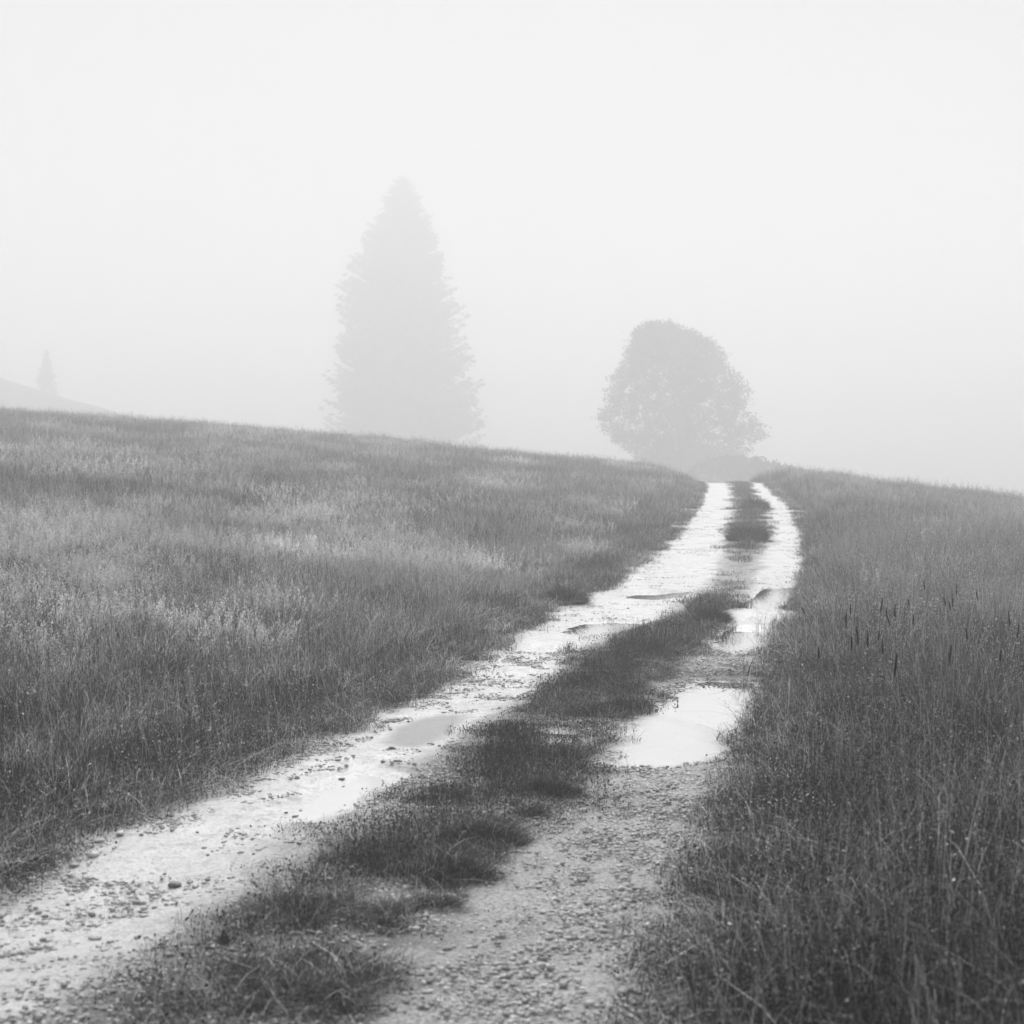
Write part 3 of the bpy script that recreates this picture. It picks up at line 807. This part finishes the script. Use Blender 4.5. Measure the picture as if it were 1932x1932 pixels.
# ------------------------------------------------------------------ single plants and stones one can point at
def ground_at(px, py):
    """ground point seen at that place of the 1932 px picture"""
    Y = 6.0
    for _ in range(60):
        X = (px - 966) * Y / F
        zt = float(gz(X, Y)[0])
        Yn = F * (EYE - zt) / (py - HOR) if py > HOR + 5 else Y
        Y = Y * .6 + min(Yn, 70) * .4
    return (px - 966) * Y / F, Y, float(gz((px - 966) * Y / F, Y)[0])

def tuft(px, py, wpx, label, seed, hf=.42, dens=1.0):
    X, Y, Z = ground_at(px, py)
    wd = wpx * Y / F
    r = np.random.default_rng(seed); nb = int(1500 * dens * max(.5, min(1.4, wd / .35))); h0 = wd * hf
    q = wd * .36 * np.sqrt(r.random(nb)); th = r.random(nb) * 6.283
    lump = .7 + .5 * vn(np.cos(th) * 1.5 + 5, np.sin(th) * 1.5 + q * 8, .8, seed)
    root = np.column_stack([q * np.cos(th) * 1.25, q * np.sin(th), np.full(nb, -.015)])
    h = h0 * r.uniform(.45, 1.1, nb) * lump * (1.15 - .75 * (q / (wd * .36)) ** 2)
    a = th + r.normal(0, .7, nb); rr = h * (.35 + 1.2 * q / (wd * .36)) * r.uniform(.5, 1.1, nb)
    ln = np.column_stack([rr * np.cos(a), rr * np.sin(a)])
    wb = max(.0024, .0007 * Y * .8)
    V, Fc, T, C = ribbons(root, h, ln, r.random(nb) * 3.14, wb * r.uniform(.7, 1.3, nb), r.random(nb) ** 1.3, seg=4, droop=np.clip(.6 * rr / h, 0, .8) * .6)
    B = Bag(); B.add(V, Fc, T)
    k = 30; V, Fc, T = octas(C[r.integers(0, nb, k), -1], r.uniform(.0012, .0028, k)); B.add(V, Fc, T, 1)
    v, f, t, m = B.out()
    o = mesh_obj('grass_tuft', v, f, [M_TUFT, M_DEW], attrs={'tint': ('FLOAT', t)})
    o.data.polygons.foreach_set('material_index', m.astype(np.int32))
    o.location = (X, Y, Z)
    tag(o, label, 'grass tuft', 'grass tufts along the crown of the track')
M_TUFT = blade_material('tuft_grass', 0.012, 0.065, inst=False, patch=.3, pscale=4)
for i, a in enumerate([
    (905, 1590, 200, 'largest bushy grass tuft on the near crown of the track'),
    (1035, 1500, 150, 'rounded grass tuft on the right side of the crown, before the large puddle'),
    (865, 1658, 180, 'low spreading tuft just in front of the largest tuft'),
    (1000, 1540, 100, 'small tuft at the right shoulder of the largest tuft'),
    (790, 1515, 80, 'small dark tuft at the left edge of the crown behind the largest tuft'),
    (610, 1825, 200, 'broad blurred tuft low in the foreground of the crown'),
    (820, 1715, 140, 'flat tuft beside the right wheel rut in the foreground'),
    (590, 1705, 90, 'small tuft near the left wheel rut in the foreground'),
    (720, 1760, 130, 'short tuft between the broad foreground tuft and the right wheel rut'),
    (640, 1925, 190, 'dark tuft cut by the bottom edge of the picture'),
    (1345, 1172, 72, 'dark spiky tuft standing alone where the crown bends'),
    (1410, 1020, 80, 'darkest round tuft on the crown below the brow'),
    (1425, 975, 50, 'smaller tuft on the crown nearest the brow'),
    (1065, 1140, 90, 'dark clump overhanging the left wheel rut at the meadow edge')]):
    tuft(*a, seed=900 + i, hf=.30 if a[1] > 1175 else .5)

def stone(px, py, wpx, label, seed, mat, group, dz=0.0):
    r = np.random.default_rng(seed); X, Y, Z = ground_at(px, py); v, f = stone_mesh(r, flat=.42, sub=2)
    sz = wpx * Y / F / 2
    o = mesh_obj('stone', v * sz, f, mat, attrs={'tint': ('FLOAT', np.full(len(v), r.uniform(.5, 1)))})
    o.location = (X, Y, Z + sz * .25 + .012 + dz); o.rotation_euler = (0, 0, r.random() * 6)
    tag(o, label, 'stone', group)
DG = 'dark stones on the left wheel rut'; DL = 'small dark stone lying loose on the pale left wheel rut'
for i, a in enumerate([(738, 1417, 14, 'dark stone at the near lip of the grey reflecting puddle'), (645, 1475, 14, 'flat dark stone in the middle of the wet left rut'),
    (557, 1547, 14, 'dark angular stone, larger of the pair at the near film of water'), (540, 1539, 9, 'smaller dark stone of the pair at the near film of water'),
    (330, 1678, 30, 'long flat dark stone, nearest large one on the left rut'), (359, 1670, 14, 'dark stone just right of the long flat stone'),
    (617, 1456, 7, DL), (453, 1579, 8, DL), (372, 1576, 9, DL), (392, 1619, 9, DL), (479, 1617, 8, DL), (85, 1736, 14, DL), (129, 1713, 12, DL), (670, 1523, 9, DL),
    (792, 1422, 9, DL), (1010, 1262, 7, DL), (1185, 1150, 7, DL), (900, 1325, 6, DL), (250, 1690, 12, DL), (560, 1500, 6, DL)]):
    stone(*a, seed=40 + i, mat=M_DSTONE, group=DG)
PLb = 'pale limestone at the foot of the left meadow edge'
for i, a in enumerate([(227, 1581, 26, PLb + ', second from right'), (187, 1593, 22, PLb + ', middle of the row'), (175, 1621, 28, PLb + ', set out into the rut'), (60, 1668, 26, PLb + ', nearest the left picture edge'), (140, 1640, 22, PLb + ', second from the left picture edge'), (300, 1560, 18, 'small ' + PLb + ', rightmost of the row'),
    (270, 1735, 22, 'pale flat stone in the left rut near the foreground'), (845, 1520, 20, PLb.replace('at the foot of the left meadow edge', 'lying beside the tufts of the crown')),
    (180, 1778, 26, 'pale flat stone in the left rut nearest the bottom'), (1100, 1535, 26, 'pale stone at the foot of the rounded tuft by the right rut')]):
    stone(*a, seed=80 + i, mat=M_STONE, group='pale stones along the track')

# fallen leaves on the water
def leaf(px, py, wpx, label, curl, seed):
    X, Y, Z = ground_at(px, py); r = np.random.default_rng(seed); L_ = wpx * Y / F
    u = np.linspace(-1, 1, 9); w_ = (1 - u ** 2) ** .6 * .32; V = []
    for a_, ww in zip(u, w_):
        cz = curl * (1 - a_ * a_) + .02
        V += [(a_ * .5, -ww, cz + ww * .6), (a_ * .5, 0, cz), (a_ * .5, ww, cz + ww * .6)]
    V = np.array(V) * L_; Fc = []
    for i in range(8):
        for j in range(2): Fc.append([i * 3 + j, i * 3 + j + 1, i * 3 + j + 4, i * 3 + j + 3])
    o = mesh_obj('fallen_leaf', V, np.array(Fc), M_DSTONE, smooth=True)
    o.location = (X, Y, PL[0][0] + .014); o.rotation_euler = (.25, .3, r.random() * 6); tag(o, label, 'leaf')
leaf(1273, 1335, 13, 'curled dark leaf on the far left side of the large puddle', .5, 3)
leaf(1385, 1393, 14, 'small dark leaf on the right side of the large puddle', .3, 4)

# leafy weed on the crown
X, Y, Z = ground_at(425, 1790)
root = empty('leafy_weed', (X, Y, Z)); tag(root, 'broad-leaved dark weed standing up left of the foreground tufts', 'weed')
for i, (az, el, L_) in enumerate([(2.6, .9, .10), (3.4, .7, .12), (.4, 1.0, .10), (1.5, .8, .09), (5.2, .6, .08), (2.0, 1.3, .12)]):
    L_ *= .5; u = np.linspace(0, 1, 8); w_ = np.sin(np.pi * u ** .8) * .22 * L_ + .002; V = []
    for a_, ww in zip(u, w_):
        q = a_ * L_ * math.cos(el * (1 - .3 * a_)); z = a_ * L_ * math.sin(el)
        for s_ in (-1, 0, 1):
            V.append((q * math.cos(az) - s_ * ww * math.sin(az), q * math.sin(az) + s_ * ww * math.cos(az), z + abs(s_) * ww * .4))
    Fc = np.array([[i_ * 3 + j, i_ * 3 + j + 1, i_ * 3 + j + 4, i_ * 3 + j + 3] for i_ in range(7) for j in range(2)])
    mesh_obj('leaf', V, Fc, M_TUFT, root, smooth=True, attrs={'tint': ('FLOAT', np.full(len(V), .15))})

# dark cylindrical seed spikes of the right meadow
def spot(px, py, hgt):
    """point on a plant of that height whose top is seen at px, py"""
    Y = 8.0
    for _ in range(80):
        zt = float(gz((px - 966) * Y / F, Y)[0]) + hgt
        if py - HOR < 3: break
        Y = .7 * Y + .3 * min(max(F * (EYE - zt) / (py - HOR), 2.5), 40)
    X = (px - 966) * Y / F
    return X, Y, float(gz(X, Y)[0])
zx = lambda x, y: (1004.6 + .48 * x, 1082 + .48 * y)
spk = [(1155, 100, -.3), (1255, 125, 0), (1330, 130, .15), (1375, 145, 0), (1385, 140, .05), (1225, 175, .02), (1345, 185, 0), (1295, 235, .05), (1320, 245, -.1), (1138, 265, 0),
       (1392, 240, -.05), (1370, 370, .1), (1520, 60, -.25), (1555, 45, -.1), (1663, 90, .05), (1712, 90, -.3), (1805, 70, -.15), (1900, 160, -.1), (1815, 270, .05), (1735, 205, -.1),
       (1500, 145, -.3), (1480, 160, .1), (1660, 40, 0), (1875, 180, .1), (1700, 120, -.2), (1250, 240, 0), (1590, 300, .1), (1450, 120, -.1)]
protos_sp = []
for k in range(3):
    r = np.random.default_rng(60 + k); H = .62
    st = tube([(0, 0, -.02), (.01, 0, H * .5), (0, 0, H)], [.0018, .0015, .0012], 5)
    t = np.linspace(0, 1, 9); L_ = .075 + .02 * k
    hd = tube(np.column_stack([0 * t, 0 * t, H - .005 + L_ * t]), .0062 * np.array([.35, .8, 1, 1, 1, .98, .9, .7, .25]), 7)
    hv = hd[0] + r.normal(0, .0006, hd[0].shape)
    protos_sp.append((st, (hv, hd[1], hd[2])))
base = []
for i, (x, y, tl) in enumerate(spk):
    px, py = zx(x, y); X, Y, Z = spot(px, py, .70)
    o = empty('seed_spike', (X, Y, Z), 0); o.rotation_euler = (rng.normal(0, .05), tl, rng.random() * .5)
    hz = float(rng.uniform(.92, 1.08)); o.scale = (1, 1, hz)
    tag(o, 'thin upright stem with a dark cylindrical seed head, standing above the right-hand grass', 'seed head', 'dark seed spikes in the right meadow')
    k = i % 3
    if i < 3:
        st, hd = protos_sp[k]
        a = mesh_obj('stem', st[0], st[1], M_STEM, o, attrs={'tint': ('FLOAT', st[2])}); b_ = mesh_obj('seed_head', hd[0], hd[1], M_SPIKE, o, attrs={'tint': ('FLOAT', hd[2])})
        base.append((a, b_))
    else:
        for q in base[k]:
            c = q.copy(); c.parent = o; COL.objects.link(c)

# long pale arching stems beaded with dew
def arch(px, py, hgt, span, az, label, seed, drops=34, wd=.0015):
    X, Y, Z = spot(px, py, hgt); r = np.random.default_rng(seed)
    t = np.linspace(0, 1, 16)
    p = np.column_stack([math.cos(az) * span * t ** 1.5, math.sin(az) * span * t ** 1.5, hgt * (1.0 - (1 - t) ** 2.2) - hgt * .42 * t ** 4])
    B = Bag(); v, f, tt = tube(p, wd * (1.1 - .8 * t), 5); B.add(v, f, tt + .9)
    u = np.sort(r.uniform(.45, 1, drops)); P = np.column_stack([np.interp(u, t, p[:, i]) for i in range(3)]); P[:, 2] -= .002
    B.add(*octas(P, r.uniform(.0018, .0034, drops)), 1)
    v, f, tt, m = B.out()
    o = mesh_obj('arching_stem', v, f, [M_STEM, M_DEW], attrs={'tint': ('FLOAT', tt)})
    o.data.polygons.foreach_set('material_index', m.astype(np.int32))
    o.location = (X - math.cos(az) * span * .5, Y - math.sin(az) * span * .5, Z); tag(o, label, 'grass stem', 'pale arching stems beaded with dew')
for i, a in enumerate([(1650, 1352, .80, .5, 0.1, 'pale stem arched over at its tip right of the large puddle'), (1745, 1395, .85, .9, .3, 'longest dewy stem sweeping right across the right meadow'),
    (1850, 1360, .85, .8, -.2, 'dewy stem reaching the right edge level with the large puddle'), 
    (1790, 1560, .8, .5, 2.4, 'bent dewy stem right of centre of the right meadow'), (1745, 1640, .75, .4, 2.0, 'short bent stem above the blurred foreground grass'),
    (1370, 1850, .5, .5, -.6, 'blurred stem leaning over the right rut in the foreground'), (1420, 1890, .5, .5, -.5, 'second blurred stem leaning over the right rut below it'),
    (1880, 1800, .75, .4, -1.1, 'blurred pale stem in the lower right corner'), 
    (450, 1400, .34, .7, .2, 'pale stem arching over the left meadow edge'), (250, 1420, .34, .6, .5, 'pale dewy stem farthest left in the near meadow'), (430, 1330, .4, .7, .1, 'dewy arch in the left meadow above the near verge'),
    (270, 1300, .4, .6, 2.9, 'dewy arch leaning left in the left meadow'), (1560, 1100, .8, .6, 1.9, 'pale stem beside the farthest right puddle'), (1570, 1200, .7, .7, 2.6, 'pale stem leaning towards the second puddle')]):
    arch(*a, seed=300 + i)

# ------------------------------------------------------------------ fog
m = bpy.data.materials.new('fog'); m.use_nodes = True; n = m.node_tree
n.nodes.remove(n.nodes['Principled BSDF'])
pv = n.nodes.new('ShaderNodeVolumePrincipled')
pv.inputs['Color'].default_value = grey(1.0); pv.inputs['Density'].default_value = FOG
pv.inputs['Anisotropy'].default_value = 0.12
n.links.new(pv.outputs[0], n.nodes['Material Output'].inputs['Volume'])
x0, x1, y0, y1, z0, z1 = -950, 950, -110, 950, float(GZ.min()) - 1.5, 72
V = [(x, y, z) for x in (x0, x1) for y in (y0, y1) for z in (z0, z1)]
haze = mesh_obj('haze', V, [[0, 1, 3, 2], [4, 6, 7, 5], [0, 4, 5, 1], [2, 3, 7, 6], [0, 2, 6, 4], [1, 5, 7, 3]], m)
tag(haze, 'thick pale fog over the whole meadow', 'fog', kind='stuff')
